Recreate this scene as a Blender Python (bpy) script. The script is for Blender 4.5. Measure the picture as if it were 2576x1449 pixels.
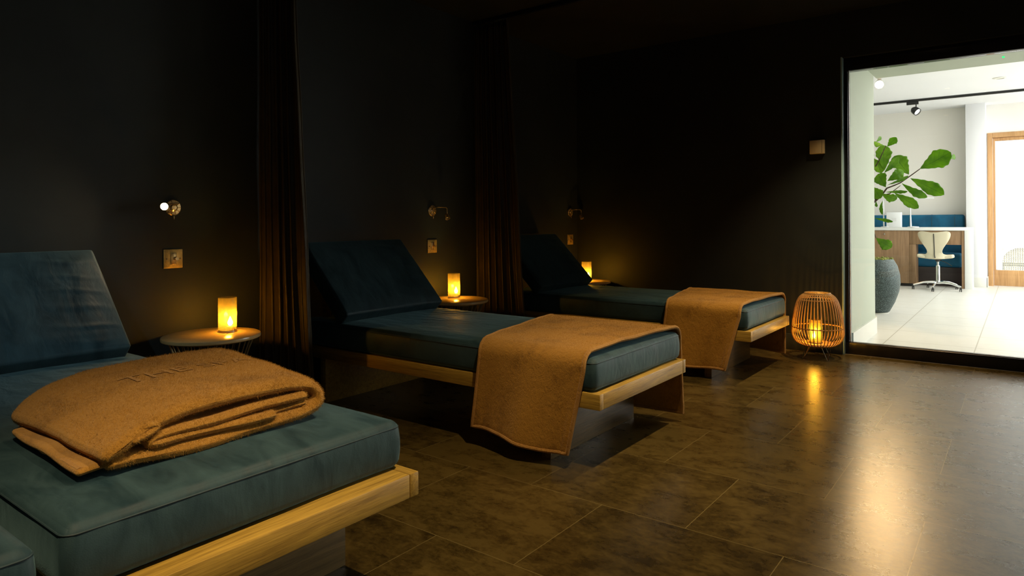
import bpy, bmesh, math, random
from mathutils import Vector, Matrix, noise
for o in list(bpy.data.objects): bpy.data.objects.remove(o)
SC = bpy.context.scene
COL = SC.collection
PI = math.pi
random.seed(7)

# ------------------------------------------------------------------ camera
FPX, CY = 1694.46, 549.52
YA, PT, RO = map(math.radians, (37.2257, 0.1841, -0.3295))
_F = Vector((-math.sin(YA)*math.cos(PT), math.cos(YA)*math.cos(PT), math.sin(PT)))
_U = Vector((math.sin(YA)*math.sin(PT), -math.cos(YA)*math.sin(PT), math.cos(PT)))
_R = Vector((math.cos(YA), math.sin(YA), 0))
CR = _R*math.cos(RO) + _U*math.sin(RO)
CU = _U*math.cos(RO) - _R*math.sin(RO)
cam_d = bpy.data.cameras.new('camera')
cam = bpy.data.objects.new('camera', cam_d); COL.objects.link(cam)
m = Matrix((CR, CU, -_F)).transposed().to_4x4(); m.translation = Vector((0, 0, 1.0))
cam.matrix_world = m
cam_d.sensor_width = 36; cam_d.lens = 36*FPX/2576
cam_d.shift_y = (CY-724.5)/2576
cam_d.clip_start = 0.02
SC.camera = cam
def at(x, y, Y):                      # the point on the plane Y = const seen at pixel x, y
    r = _F + CR*((x-1288)/FPX) - CU*((y-CY)/FPX)
    return Vector((0, 0, 1)) + r*(Y/r.y)

# ------------------------------------------------------------------ world, lights, exposure
SC.view_settings.view_transform = 'Standard'
SC.view_settings.look = 'None'
SC.view_settings.gamma = 1
SC.view_settings.use_curve_mapping = False
SC.view_settings.exposure = 0.0
w = bpy.data.worlds.new('world'); SC.world = w; w.use_nodes = True
bg = w.node_tree.nodes['Background']
bg.inputs[0].default_value = (0.35, 0.62, 0.75, 1); bg.inputs[1].default_value = 0.005

def area(name, loc, rot, sx, sy, power, color):
    l = bpy.data.lights.new(name, 'AREA'); l.shape = 'RECTANGLE'; l.size = sx; l.size_y = sy
    l.energy = power; l.color = color
    o = bpy.data.objects.new(name, l); COL.objects.link(o); o.location = loc; o.rotation_euler = rot
    return o
def aim(loc, to):
    return (Vector(to)-Vector(loc)).to_track_quat('-Z', 'Y').to_euler()
def spot(name, loc, to, power, color, ang, blend, r=0.03):
    l = bpy.data.lights.new(name, 'SPOT'); l.energy = power; l.color = color
    l.spot_size = math.radians(ang); l.spot_blend = blend; l.shadow_soft_size = r
    o = bpy.data.objects.new(name, l); COL.objects.link(o); o.location = loc; o.rotation_euler = aim(loc, to)
    return o
def point(name, loc, power, color, r=0.02):
    l = bpy.data.lights.new(name, 'POINT'); l.energy = power; l.color = color; l.shadow_soft_size = r
    o = bpy.data.objects.new(name, l); COL.objects.link(o); o.location = loc
    return o
# reception: added area fills out of view to the right of the desk run, daylight on the terrace
area('reception_ceiling_fill', (1.9, 9.2, 2.62), (0, 0, 0), 2.6, 5.0, 235, (1, .97, .90))  # broad overhead fill, added out of view to brighten the room
area('reception_side_fill', (3.35, 10.2, 1.5), (0, PI/2, 0), 2.0, 3.4, 80, (.86, .94, 1))  # cool fill added in front of the solid right wall
area('terrace_daylight', (0.2, 13.9, 3.6), (0, 0, 0), 4, 3, 420, (.95, .98, 1))
# relaxation room: small warm ceiling downlights over the aisle in front of the loungers
WARM = (1.0, .76, .44)
DOWN = [(-.70, .05), (-.70, 1.65), (-.70, 3.35), (-.70, 4.85)]
for (x, y) in DOWN:
    spot('downlight_lamp', (x, y, 2.42), (x-.45, y-.05, 0), 120, WARM, 74, .8, .02)
# blue-grey fill added at the unseen right side; no window is built there
area('side_fill', (3.3, -.4, 1.6), (0, PI/2, 0), 1.6, 2.6, 3.4, (.5, .8, 1))
spot('cool_fill_spot', (-.90, -.75, 2.42), (-2.95, .60, .62), 62, (.62, .88, 1), 34, .9, .02)  # cool spot added to brighten the nearest lounger's backrest

# ------------------------------------------------------------------ node helpers
def newmat(name):
    mt = bpy.data.materials.new(name); mt.use_nodes = True
    nt = mt.node_tree; nt.nodes.clear()
    out = nt.nodes.new('ShaderNodeOutputMaterial')
    return mt, nt, out
def N(nt, typ, **kw):
    n = nt.nodes.new(typ)
    for k, v in kw.items():
        if k.startswith('i_'):
            key = k[2:].replace('_', ' ')
            n.inputs[key].default_value = v
        else: setattr(n, k, v)
    return n
def coords(nt, scale=(1, 1, 1), loc=(0, 0, 0), rot=(0, 0, 0)):
    tc = N(nt, 'ShaderNodeTexCoord'); mp = N(nt, 'ShaderNodeMapping')
    mp.inputs['Scale'].default_value = scale; mp.inputs['Location'].default_value = loc; mp.inputs['Rotation'].default_value = rot
    nt.links.new(tc.outputs['Object'], mp.inputs['Vector']); return mp.outputs['Vector']
def ramp(nt, fac, stops):
    r = N(nt, 'ShaderNodeValToRGB'); e = r.color_ramp.elements
    while len(e) > len(stops): e.remove(e[-1])
    while len(e) < len(stops): e.new(.5)
    for el, (p, c) in zip(e, stops):
        el.position = p; el.color = c if len(c) == 4 else (*c, 1)
    nt.links.new(fac, r.inputs['Fac']); return r.outputs['Color']
def noise_n(nt, vec, scale, detail=4, rough=.5, dist=0):
    n = N(nt, 'ShaderNodeTexNoise'); n.inputs['Scale'].default_value = scale; n.inputs['Detail'].default_value = detail
    n.inputs['Roughness'].default_value = rough; n.inputs['Distortion'].default_value = dist
    nt.links.new(vec, n.inputs['Vector']); return n.outputs['Fac']
def bsdf(nt, out, **kw):
    b = N(nt, 'ShaderNodeBsdfPrincipled')
    for k, v in kw.items(): b.inputs[k.replace('_', ' ')].default_value = v
    nt.links.new(b.outputs['BSDF'], out.inputs['Surface']); return b
def bump(nt, b, h, strength, dist=.01):
    n = N(nt, 'ShaderNodeBump'); n.inputs['Strength'].default_value = strength; n.inputs['Distance'].default_value = dist
    nt.links.new(h, n.inputs['Height']); nt.links.new(n.outputs['Normal'], b.inputs['Normal']); return n
def c4(c): return (*c, 1)
def plain(name, col, rough=.5, metal=0, var=.12, scale=8, bumpy=0, spec=.5):
    mt, nt, out = newmat(name)
    b = bsdf(nt, out, Roughness=rough, Metallic=metal)
    b.inputs['Specular IOR Level'].default_value = spec
    v = coords(nt)
    f = noise_n(nt, v, scale, 4, .55)
    cc = ramp(nt, f, [(.3, tuple(x*(1-var) for x in col)), (.7, tuple(min(1, x*(1+var)) for x in col))])
    nt.links.new(cc, b.inputs['Base Color'])
    if bumpy: bump(nt, b, noise_n(nt, v, scale*12, 3), bumpy, .004)
    return mt
def velvet(name, lo, hi, sheen=.5, tint=(.3, .6, .7), nap=5.0, wr=0):
    mt, nt, out = newmat(name)
    b = bsdf(nt, out, Roughness=.62)
    b.inputs['Specular IOR Level'].default_value = .35
    b.inputs['Sheen Weight'].default_value = sheen; b.inputs['Sheen Roughness'].default_value = .35
    b.inputs['Sheen Tint'].default_value = c4(tint)
    v = coords(nt); v2 = coords(nt, (1, 2.4, 1), (3, 1, 2), (.2, .1, .5))
    f = noise_n(nt, v2, nap, 7, .62, .9)
    nt.links.new(ramp(nt, f, [(.30, lo), (.74, hi)]), b.inputs['Base Color'])
    r = N(nt, 'ShaderNodeMapRange'); r.inputs[1].default_value = .3; r.inputs[2].default_value = .7; r.inputs[3].default_value = .48; r.inputs[4].default_value = .75
    nt.links.new(f, r.inputs[0]); nt.links.new(r.outputs[0], b.inputs['Roughness'])
    h = N(nt, 'ShaderNodeMath', operation='MULTIPLY_ADD'); h.inputs[1].default_value = .07
    nt.links.new(noise_n(nt, v, 340, 2), h.inputs[0]); nt.links.new(noise_n(nt, v2, 7, 3, .5, .6), h.inputs[2])
    bump(nt, b, h.outputs[0], .35, .012)
    return mt
def fleece(name, lo, hi, axis=0):
    mt, nt, out = newmat(name)
    b = bsdf(nt, out, Roughness=.95)
    b.inputs['Specular IOR Level'].default_value = .1
    b.inputs['Sheen Weight'].default_value = .6; b.inputs['Sheen Roughness'].default_value = .5
    b.inputs['Sheen Tint'].default_value = (1, .7, .4, 1)
    v = coords(nt); vs = coords(nt, (1, 1.9, .7), (0, 0, 0), (.1, .2, .3))
    big = noise_n(nt, v, 7, 5, .6, .5); fine = noise_n(nt, vs, 210, 4, .75, .3); mid = noise_n(nt, vs, 55, 4, .65, .4)
    a = N(nt, 'ShaderNodeMath', operation='MULTIPLY_ADD'); a.inputs[1].default_value = .55
    nt.links.new(fine, a.inputs[0]); nt.links.new(big, a.inputs[2])
    a2 = N(nt, 'ShaderNodeMath', operation='MULTIPLY_ADD'); a2.inputs[1].default_value = .4
    nt.links.new(mid, a2.inputs[0]); nt.links.new(a.outputs[0], a2.inputs[2])
    nt.links.new(ramp(nt, a2.outputs[0], [(.7, lo), (1.15 if False else 1.0, hi)]), b.inputs['Base Color'])
    h = N(nt, 'ShaderNodeMath', operation='MULTIPLY_ADD'); h.inputs[1].default_value = .6
    nt.links.new(fine, h.inputs[0]); nt.links.new(mid, h.inputs[2])
    bump(nt, b, h.outputs[0], .9, .006)
    return mt
def wood(name, lo, hi, axis='X', rough=.42, scale=1.0):
    mt, nt, out = newmat(name)
    b = bsdf(nt, out, Roughness=rough)
    s = {'X': (1.2, 26, 26), 'Y': (26, 1.2, 26), 'Z': (26, 26, 1.2)}[axis]
    v = coords(nt, tuple(x*scale for x in s))
    f = noise_n(nt, v, 2.2, 6, .62, .9)
    v2 = coords(nt, tuple(x*scale*3.2 for x in s))
    f2 = noise_n(nt, v2, 3.5, 4, .6)
    a = N(nt, 'ShaderNodeMath', operation='MULTIPLY_ADD'); a.inputs[1].default_value = .5
    nt.links.new(f2, a.inputs[0]); nt.links.new(f, a.inputs[2])
    mid = tuple((p+q)/2 for p, q in zip(lo, hi))
    nt.links.new(ramp(nt, a.outputs[0], [(.52, lo), (.72, mid), (.95, hi)]), b.inputs['Base Color'])
    bump(nt, b, a.outputs[0], .25, .003)
    return mt
def emis(name, col, strength):
    mt, nt, out = newmat(name)
    e = N(nt, 'ShaderNodeEmission'); e.inputs[0].default_value = c4(col); e.inputs[1].default_value = strength
    nt.links.new(e.outputs[0], out.inputs['Surface']); return mt

M = {}
M['wall'] = plain('dark_plaster', (.026, .030, .027), .6, 0, .12, 3, .06, .3)
M['wall_end'] = plain('lit_wall_edge', (.42, .64, .68), .35, 0, .1, 3, .05, .5)  # dark teal wall end made pale to carry the bluish light on it
M['ceil'] = plain('dark_ceiling_paint', (.018, .018, .015), .8, 0, .1, 3, .0, .3)
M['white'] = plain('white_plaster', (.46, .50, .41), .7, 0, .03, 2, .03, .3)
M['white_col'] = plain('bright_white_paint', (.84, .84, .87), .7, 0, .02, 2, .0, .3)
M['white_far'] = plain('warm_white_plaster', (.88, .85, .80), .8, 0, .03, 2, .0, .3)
M['white_ceil'] = plain('white_ceiling_paint', (.86, .86, .88), .8, 0, .02, 2, .0, .2)
M['white_trim'] = plain('white_gloss_trim', (.75, .74, .68), .4, 0, .03, 2, .0, .5)
M['black_metal'] = plain('black_metal', (.008, .008, .009), .35, .0, .1, 10, .0, .5)
M['chrome'] = plain('chrome', (.82, .83, .85), .08, 1, .03, 5)
M['brass'] = plain('aged_brass', (.80, .56, .25), .25, .75, .18, 30)
M['brass_dark'] = plain('dark_brass', (.30, .20, .09), .3, 1, .2, 30)
M['steel'] = plain('steel_band', (.6, .55, .5), .2, 1, .05, 5)
M['velvet'] = velvet('teal_velvet', (.012, .034, .044), (.045, .092, .106), .4, (.35, .62, .68))
M['piping'] = plain('teal_piping', (.03, .06, .07), .6, 0, .1, 20)
M['fleece'] = fleece('brown_fleece', (.26, .110, .010), (.56, .265, .034))
M['hem'] = fleece('brown_hem', (.34, .155, .028), (.56, .27, .06))
M['oakX'] = wood('oak_long_grain', (.26, .145, .022), (.60, .365, .060), 'X')
M['oakY'] = wood('oak_cross_grain', (.26, .145, .022), (.60, .365, .060), 'Y')
M['oakdark'] = wood('smoked_oak', (.055, .045, .032), (.12, .10, .07), 'Y', .45)
M['oak_shade'] = wood('shaded_oak', (.10, .066, .024), (.22, .145, .055), 'Y')  # same oak darkened, shade under the foot rail put into the colour
M['deskwood'] = wood('desk_oak_veneer', (.17, .095, .045), (.32, .195, .10), 'Z', .5, .5)
M['doorwood'] = wood('golden_oak', (.40, .21, .08), (.62, .36, .16), 'Z', .45, .6)
M['table'] = plain('table_lacquer', (.75, .50, .21), .2, 0, .08, 12, .0, .6)
M['wire'] = plain('brass_wire', (.50, .38, .20), .35, .8, .1, 20)
M['curtain'] = velvet('brown_curtain_velvet', (.038, .026, .008), (.066, .045, .014), .08, (.6, .35, .15), 9)
M['counter'] = plain('white_stone', (.80, .81, .80), .3, 0, .03, 3)
M['bluev'] = velvet('blue_velvet', (.003, .07, .15), (.009, .14, .26), .3, (.2, .5, .7))
M['darkbase'] = plain('dark_brown_plinth', (.030, .020, .018), .4, 0, .2, 8)
M['seatpad'] = plain('cream_leather', (.66, .60, .44), .45, 0, .05, 8, .05)
M['blackplastic'] = plain('black_plastic', (.01, .01, .01), .4)
M['whiteplastic'] = plain('white_plastic', (.85, .87, .9), .4, 0, .02, 4)
M['leafsub'] = plain('moss', (.22, .24, .05), .9, 0, .5, 60, .5)
M['bark'] = plain('bark', (.06, .035, .022), .8, 0, .4, 40, .4)
M['ground'] = plain('terrace_stone', (.75, .76, .78), .8, 0, .05, 2)
M['thermo'] = plain('beige_sensor_plastic', (.80, .62, .34), .4, 0, .06, 20)
M['switch'] = plain('brushed_brass', (.70, .50, .16), .35, .5, .2, 60)
M['cane'] = wood('bent_cane', (.42, .22, .07), (.68, .42, .16), 'Z', .4)
M['wicker'] = plain('pale_wicker', (.62, .56, .44), .7)
M['waxbase'] = plain('cane_base', (.42, .24, .09), .5)
# speckled pot
mt, nt, out = newmat('speckled_terrazzo_pot'); b = bsdf(nt, out, Roughness=.55)
v = coords(nt); vo = N(nt, 'ShaderNodeTexNoise'); vo.inputs['Scale'].default_value = 210; vo.inputs['Detail'].default_value = 3
nt.links.new(v, vo.inputs['Vector'])
nt.links.new(ramp(nt, vo.outputs['Fac'], [(.42, (.010, .022, .023)), (.57, (.026, .048, .048)), (.66, (.28, .38, .37))]), b.inputs['Base Color'])
bump(nt, b, vo.outputs['Fac'], .3, .003); M['pot'] = mt
# leaf: green with lighter veins, some light passing through
mt, nt, out = newmat('fiddle_leaf'); b = bsdf(nt, out, Roughness=.4)
uvn = N(nt, 'ShaderNodeUVMap'); mp = N(nt, 'ShaderNodeMapping'); nt.links.new(uvn.outputs['UV'], mp.inputs['Vector'])
sep = N(nt, 'ShaderNodeSeparateXYZ'); nt.links.new(mp.outputs['Vector'], sep.inputs[0])
ab = N(nt, 'ShaderNodeMath', operation='ABSOLUTE'); nt.links.new(sep.outputs['Y'], ab.inputs[0])
# side veins: |sin| of (x - .5|y|)
s1 = N(nt, 'ShaderNodeMath', operation='MULTIPLY_ADD'); s1.inputs[1].default_value = -.45; nt.links.new(ab.outputs[0], s1.inputs[0]); nt.links.new(sep.outputs['X'], s1.inputs[2])
s2 = N(nt, 'ShaderNodeMath', operation='MULTIPLY'); s2.inputs[1].default_value = 22; nt.links.new(s1.outputs[0], s2.inputs[0])
s3 = N(nt, 'ShaderNodeMath', operation='SINE'); nt.links.new(s2.outputs[0], s3.inputs[0])
s4 = N(nt, 'ShaderNodeMath', operation='GREATER_THAN'); s4.inputs[1].default_value = .992; nt.links.new(s3.outputs[0], s4.inputs[0])
s5 = N(nt, 'ShaderNodeMath', operation='LESS_THAN'); s5.inputs[1].default_value = .028; nt.links.new(ab.outputs[0], s5.inputs[0])
s6 = N(nt, 'ShaderNodeMath', operation='MAXIMUM'); nt.links.new(s4.outputs[0], s6.inputs[0]); nt.links.new(s5.outputs[0], s6.inputs[1])
gn = ramp(nt, noise_n(nt, coords(nt), 9, 3), [(.3, (.09, .26, .003)), (.7, (.22, .48, .006))])
mx = N(nt, 'ShaderNodeMix', data_type='RGBA'); nt.links.new(s6.outputs[0], mx.inputs['Factor']); nt.links.new(gn, mx.inputs[6]); mx.inputs[7].default_value = (.07, .20, .012, 1)
nt.links.new(mx.outputs[2], b.inputs['Base Color'])
tr = N(nt, 'ShaderNodeBsdfTranslucent'); nt.links.new(mx.outputs[2], tr.inputs[0])
ms = N(nt, 'ShaderNodeMixShader'); ms.inputs[0].default_value = .45
nt.links.new(b.outputs[0], ms.inputs[1]); nt.links.new(tr.outputs[0], ms.inputs[2]); nt.links.new(ms.outputs[0], out.inputs['Surface'])
M['leaf'] = mt
# amber glass shade of the flame lamps
mt, nt, out = newmat('amber_frosted_glass')
tp = N(nt, 'ShaderNodeBsdfTransparent'); tp.inputs[0].default_value = (1, .86, .50, 1)
tl = N(nt, 'ShaderNodeBsdfTranslucent'); tl.inputs[0].default_value = (.42, .29, .08, 1)
gl = N(nt, 'ShaderNodeBsdfGlossy'); gl.inputs['Roughness'].default_value = .2
m1 = N(nt, 'ShaderNodeMixShader'); m1.inputs[0].default_value = .20
m2 = N(nt, 'ShaderNodeMixShader'); m2.inputs[0].default_value = .05
nt.links.new(tp.outputs[0], m1.inputs[1]); nt.links.new(tl.outputs[0], m1.inputs[2])
nt.links.new(m1.outputs[0], m2.inputs[1]); nt.links.new(gl.outputs[0], m2.inputs[2]); nt.links.new(m2.outputs[0], out.inputs['Surface'])
M['amber'] = mt
# clear window glass
mt, nt, out = newmat('clear_glass')
tp = N(nt, 'ShaderNodeBsdfTransparent'); tp.inputs[0].default_value = (.97, .985, .98, 1)
gl = N(nt, 'ShaderNodeBsdfGlossy'); gl.inputs['Roughness'].default_value = .01
fr = N(nt, 'ShaderNodeFresnel'); fr.inputs[0].default_value = 1.45
m1 = N(nt, 'ShaderNodeMixShader'); nt.links.new(fr.outputs[0], m1.inputs[0]); nt.links.new(tp.outputs[0], m1.inputs[1]); nt.links.new(gl.outputs[0], m1.inputs[2])
nt.links.new(m1.outputs[0], out.inputs['Surface']); M['glass'] = mt
M['flame'] = emis('flame', (1, .60, .18), 60)
M['flame_lamp'] = emis('warm_lamp_lens', (1, .72, .42), 260)
M['spot_lens'] = emis('spot_lens', (1, .88, .68), 220)
M['track_lens'] = emis('track_lens', (1, .93, .82), 6)
M['down_lens'] = emis('downlight_lens', (1, .70, .36), 6)
M['green_glow'] = emis('green_glow', (.05, 1, .25), 1.6)  # glow of the added dots that stand in for a green reflection

# floor: mottled dark vinyl tiles laid in staggered rows
def tile_floor(name, w_, h_, shift, cols, groutcol, rough, rough_var, grout=.0014, mottled=True, sc=1.0):
    mt, nt, out = newmat(name); b = bsdf(nt, out)
    v = coords(nt, (1, 1, 1), shift)
    br = N(nt, 'ShaderNodeTexBrick'); br.offset = .5 if mottled else 0; br.offset_frequency = 2; br.squash = 1
    br.inputs['Scale'].default_value = 1; br.inputs['Brick Width'].default_value = w_; br.inputs['Row Height'].default_value = h_
    br.inputs['Mortar Size'].default_value = grout; br.inputs['Mortar Smooth'].default_value = 0.1; br.inputs['Bias'].default_value = 0
    br.inputs['Color1'].default_value = (0, 0, 0, 1); br.inputs['Color2'].default_value = (1, 1, 1, 1); br.inputs['Mortar'].default_value = (.5, .5, .5, 1)
    nt.links.new(v, br.inputs['Vector'])
    # per tile offset of the mottling
    ad = N(nt, 'ShaderNodeVectorMath', operation='MULTIPLY_ADD'); ad.inputs[1].default_value = (7, 5, 3)
    nt.links.new(br.outputs['Color'], ad.inputs[0]); nt.links.new(v, ad.inputs[2])
    st = N(nt, 'ShaderNodeVectorMath', operation='MULTIPLY'); st.inputs[1].default_value = (1, 1.5, 1) if mottled else (1.2, 5, 1)
    nt.links.new(ad.outputs[0], st.inputs[0])
    f = noise_n(nt, st.outputs[0], 8*sc, 9, .70, .25)
    f2 = noise_n(nt, st.outputs[0], 46*sc, 7, .75, .6)
    a = N(nt, 'ShaderNodeMath', operation='MULTIPLY_ADD'); a.inputs[1].default_value = .65 if mottled else .5; nt.links.new(f2, a.inputs[0]); nt.links.new(f, a.inputs[2])
    a2 = N(nt, 'ShaderNodeMath', operation='MULTIPLY_ADD'); a2.inputs[1].default_value = .16 if mottled else .04
    nt.links.new(br.outputs['Color'], a2.inputs[0]); nt.links.new(a.outputs[0], a2.inputs[2])
    cc = ramp(nt, a2.outputs[0], cols)
    mx = N(nt, 'ShaderNodeMix', data_type='RGBA'); nt.links.new(br.outputs['Fac'], mx.inputs['Factor']); nt.links.new(cc, mx.inputs[6]); mx.inputs[7].default_value = c4(groutcol)
    nt.links.new(mx.outputs[2], b.inputs['Base Color'])
    r = N(nt, 'ShaderNodeMapRange'); r.inputs[1].default_value = .35; r.inputs[2].default_value = .65; r.inputs[3].default_value = rough; r.inputs[4].default_value = rough+rough_var
    nt.links.new(f, r.inputs[0]); nt.links.new(r.outputs[0], b.inputs['Roughness'])
    hs = N(nt, 'ShaderNodeMath', operation='MULTIPLY_ADD'); hs.inputs[1].default_value = -.8; nt.links.new(br.outputs['Fac'], hs.inputs[0]); nt.links.new(noise_n(nt, v, 420, 2, .5), hs.inputs[2])
    bump(nt, b, hs.outputs[0], .16, .0012)
    return mt
M['floor'] = tile_floor('mottled_vinyl_tiles', .614, .515, (.573, -2.075+.515*8, 0),
    [(.56, (.015, .009, .003)), (.74, (.040, .025, .006)), (.88, (.074, .047, .011)), (1.06 if False else 1.0, (.11, .072, .018))], (.20, .145, .05), .27, .015)
M['floor2'] = tile_floor('pale_stone_tiles', .60, .60, (.30, -6.27+12, 0),
    [(.45, (.62, .60, .54)), (.75, (.70, .69, .64)), (1, (.76, .75, .72))], (.42, .40, .34), .30, .08, .004, False)

# ------------------------------------------------------------------ mesh helpers
def link(name, verts, faces, mat, parent=None, smooth=35, loc=None):
    me = bpy.data.meshes.new(name); me.from_pydata([tuple(v) for v in verts], [], faces); me.validate(); me.update()
    o = bpy.data.objects.new(name, me); COL.objects.link(o)
    if mat: me.materials.append(M[mat])
    if smooth:
        for p in me.polygons: p.use_smooth = True
        me.set_sharp_from_angle(angle=math.radians(smooth))
    if parent: o.parent = parent
    if loc: o.location = loc
    return o
def from_bm(name, bm, mat, parent=None, smooth=35, loc=None):
    bmesh.ops.recalc_face_normals(bm, faces=bm.faces)
    me = bpy.data.meshes.new(name); bm.to_mesh(me); bm.free()
    o = bpy.data.objects.new(name, me); COL.objects.link(o)
    if mat: me.materials.append(M[mat])
    if smooth:
        for p in me.polygons: p.use_smooth = True
        me.set_sharp_from_angle(angle=math.radians(smooth))
    if parent: o.parent = parent
    if loc: o.location = loc
    return o
def bm_box(bm, x0, x1, y0, y1, z0, z1, bev=0, seg=2, mat4=None):
    r = bmesh.ops.create_cube(bm, size=1)
    vs = r['verts']
    for v in vs:
        v.co = Vector((x0 if v.co.x < 0 else x1, y0 if v.co.y < 0 else y1, z0 if v.co.z < 0 else z1))
    if bev:
        es = list({e for v in vs for e in v.link_edges})
        rr = bmesh.ops.bevel(bm, geom=es, offset=bev, segments=seg, affect='EDGES', profile=.5)
        vs = list({v for f in rr['faces'] for v in f.verts} | {v for v in vs if v.is_valid})
    if mat4 is not None:
        bmesh.ops.transform(bm, matrix=mat4, verts=vs)
    return vs
def box(name, x0, x1, y0, y1, z0, z1, mat, parent=None, bev=.002, mat4=None):
    bm = bmesh.new(); bm_box(bm, x0, x1, y0, y1, z0, z1, bev, 2, mat4)
    return from_bm(name, bm, mat, parent)
def bm_tube(bm, pts, r, seg=8, closed=False, caps=True):
    pts = [Vector(p) for p in pts]; n = len(pts); rings = []
    rs = r if isinstance(r, (list, tuple)) else [r]*n
    prev = None
    for i, p in enumerate(pts):
        if closed: t = (pts[(i+1) % n]-pts[i-1])
        else: t = pts[min(i+1, n-1)]-pts[max(i-1, 0)]
        t.normalize()
        if prev is None:
            a = Vector((0, 0, 1)) if abs(t.z) < .9 else Vector((1, 0, 0))
            u = t.cross(a).normalized()
        else:
            u = (prev - t*prev.dot(t)).normalized()
        prev = u; wv = t.cross(u)
        rings.append([bm.verts.new(p + (u*math.cos(2*PI*k/seg) + wv*math.sin(2*PI*k/seg))*rs[i]) for k in range(seg)])
    m_ = n if closed else n-1
    for i in range(m_):
        A, B = rings[i], rings[(i+1) % n]
        for k in range(seg):
            bm.faces.new((A[k], A[(k+1) % seg], B[(k+1) % seg], B[k]))
    if not closed and caps:
        bm.faces.new(rings[0][::-1]); bm.faces.new(rings[-1])
def tube(name, pts, r, mat, parent=None, seg=8, closed=False):
    bm = bmesh.new(); bm_tube(bm, pts, r, seg, closed); return from_bm(name, bm, mat, parent)
def bm_lathe(bm, prof, seg=32, axis=None):
    vs = []; n0 = len(bm.verts)
    for (r, z) in prof:
        if r < 1e-6: vs.append([bm.verts.new((0, 0, z))])
        else: vs.append([bm.verts.new((r*math.cos(2*PI*k/seg), r*math.sin(2*PI*k/seg), z)) for k in range(seg)])
    for A, B in zip(vs, vs[1:]):
        for k in range(seg):
            k2 = (k+1) % seg
            if len(A) == 1 and len(B) == 1: continue
            if len(A) == 1: bm.faces.new((A[0], B[k2], B[k]))
            elif len(B) == 1: bm.faces.new((A[k], A[k2], B[0]))
            else: bm.faces.new((A[k], A[k2], B[k2], B[k]))
    if axis is not None:
        bmesh.ops.transform(bm, matrix=axis, verts=[v for ring in vs for v in ring])
def lathe(name, prof, mat, parent=None, seg=32, axis=None, smooth=35):
    bm = bmesh.new(); bm_lathe(bm, prof, seg, axis); return from_bm(name, bm, mat, parent, smooth)
def orient(loc, direction):
    q = Vector(direction).normalized().to_track_quat('Z', 'Y')
    return Matrix.Translation(Vector(loc)) @ q.to_matrix().to_4x4()
def soft_box(name, x0, x1, y0, y1, z0, z1, r, nx, ny, nz, mat, parent=None, fn=None, mat4=None):
    """a box with rounded edges on a fine grid; fn(u, v, w, p) displaces (u, v, w in 0..1)"""
    bm = bmesh.new(); grid = {}
    def par(n, L):      # denser near the ends
        k = 5; a = [r/L*(1-math.cos(PI/2*i/k)) for i in range(k+1)]
        mid = [r/L + (1-2*r/L)*i/(n) for i in range(1, n)]
        return a + mid + [1-x for x in a[::-1]]
    U = par(nx, x1-x0); V = par(ny, y1-y0); W = par(nz, z1-z0)
    def vert(i, j, k):
        key = (i, j, k)
        if key not in grid:
            u, v, w_ = U[i], V[j], W[k]
            p = Vector((x0+(x1-x0)*u, y0+(y1-y0)*v, z0+(z1-z0)*w_))
            c = Vector((min(max(p.x, x0+r), x1-r), min(max(p.y, y0+r), y1-r), min(max(p.z, z0+r), z1-r)))
            d = p-c
            if d.length > 1e-9: p = c + d.normalized()*r
            if fn: p = fn(u, v, w_, p)
            if mat4 is not None: p = mat4 @ p
            grid[key] = bm.verts.new(p)
        return grid[key]
    a, b_, c_ = len(U)-1, len(V)-1, len(W)-1
    for i in range(a):
        for j in range(b_):
            for k in (0, c_): bm.faces.new((vert(i, j, k), vert(i+1, j, k), vert(i+1, j+1, k), vert(i, j+1, k)))
    for i in range(a):
        for k in range(c_):
            for j in (0, b_): bm.faces.new((vert(i, j, k), vert(i+1, j, k), vert(i+1, j, k+1), vert(i, j, k+1)))
    for j in range(b_):
        for k in range(c_):
            for i in (0, a): bm.faces.new((vert(i, j, k), vert(i, j+1, k), vert(i, j+1, k+1), vert(i, j, k+1)))
    return from_bm(name, bm, mat, parent, 60)
def empty(name, loc, label, cat, group=None, rz=0):
    o = bpy.data.objects.new(name, None); COL.objects.link(o); o.location = loc; o.rotation_euler = (0, 0, rz)
    o.empty_display_size = .1
    tag(o, label, cat, group); return o
def tag(o, label, cat, group=None):
    o['label'] = label; o['category'] = cat
    if group: o['group'] = group
    return o
def struct(o):
    o['kind'] = 'structure'; return o
def copy_tree(o, parent=None):
    c = o.copy(); COL.objects.link(c)
    if parent: c.parent = parent
    for ch in [x for x in bpy.data.objects if x.parent == o and x != c]: copy_tree(ch, c)
    return c
def nz(x, y, z=0): return noise.noise(Vector((x, y, z)))

# ------------------------------------------------------------------ relaxation room shell
XW, YWALL, ZC = -3.346, 5.42, 2.52
YF0, YF1 = 5.46, 5.54                      # window frame depth
struct(box('floor', XW-.1, 3.6, -3.5, 5.46, -.1, 0, 'floor', bev=0))
struct(box('ceiling', XW-.1, 3.6, -3.5, 5.6, ZC, ZC+.12, 'ceil', bev=0))
struct(box('wall_left', XW-.12, XW, -3.5, 5.6, 0, ZC, 'wall', bev=0))
bm = bmesh.new()
bm_box(bm, XW, -1.068, YWALL, 5.60, 0, ZC)
bm_box(bm, -1.068, 3.6, YWALL, 5.60, 2.185, ZC)
struct(from_bm('wall_back', bm, 'wall', smooth=0))
struct(box('trim_1', -1.0685, -1.056, YWALL-.002, 5.60, 0, 2.19, 'wall_end', bev=.002))   # end of the wall beside the window, blue light put into its colour
struct(box('wall_right', 3.5, 3.6, -3.5, 12.4, 0, 2.9, 'white_far', bev=0))
bm = bmesh.new()
bm_box(bm, XW, -1.07, YWALL-.016, YWALL, 0, .12, .003)
struct(from_bm('baseboard_back', bm, 'wall'))
bm = bmesh.new()
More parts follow.
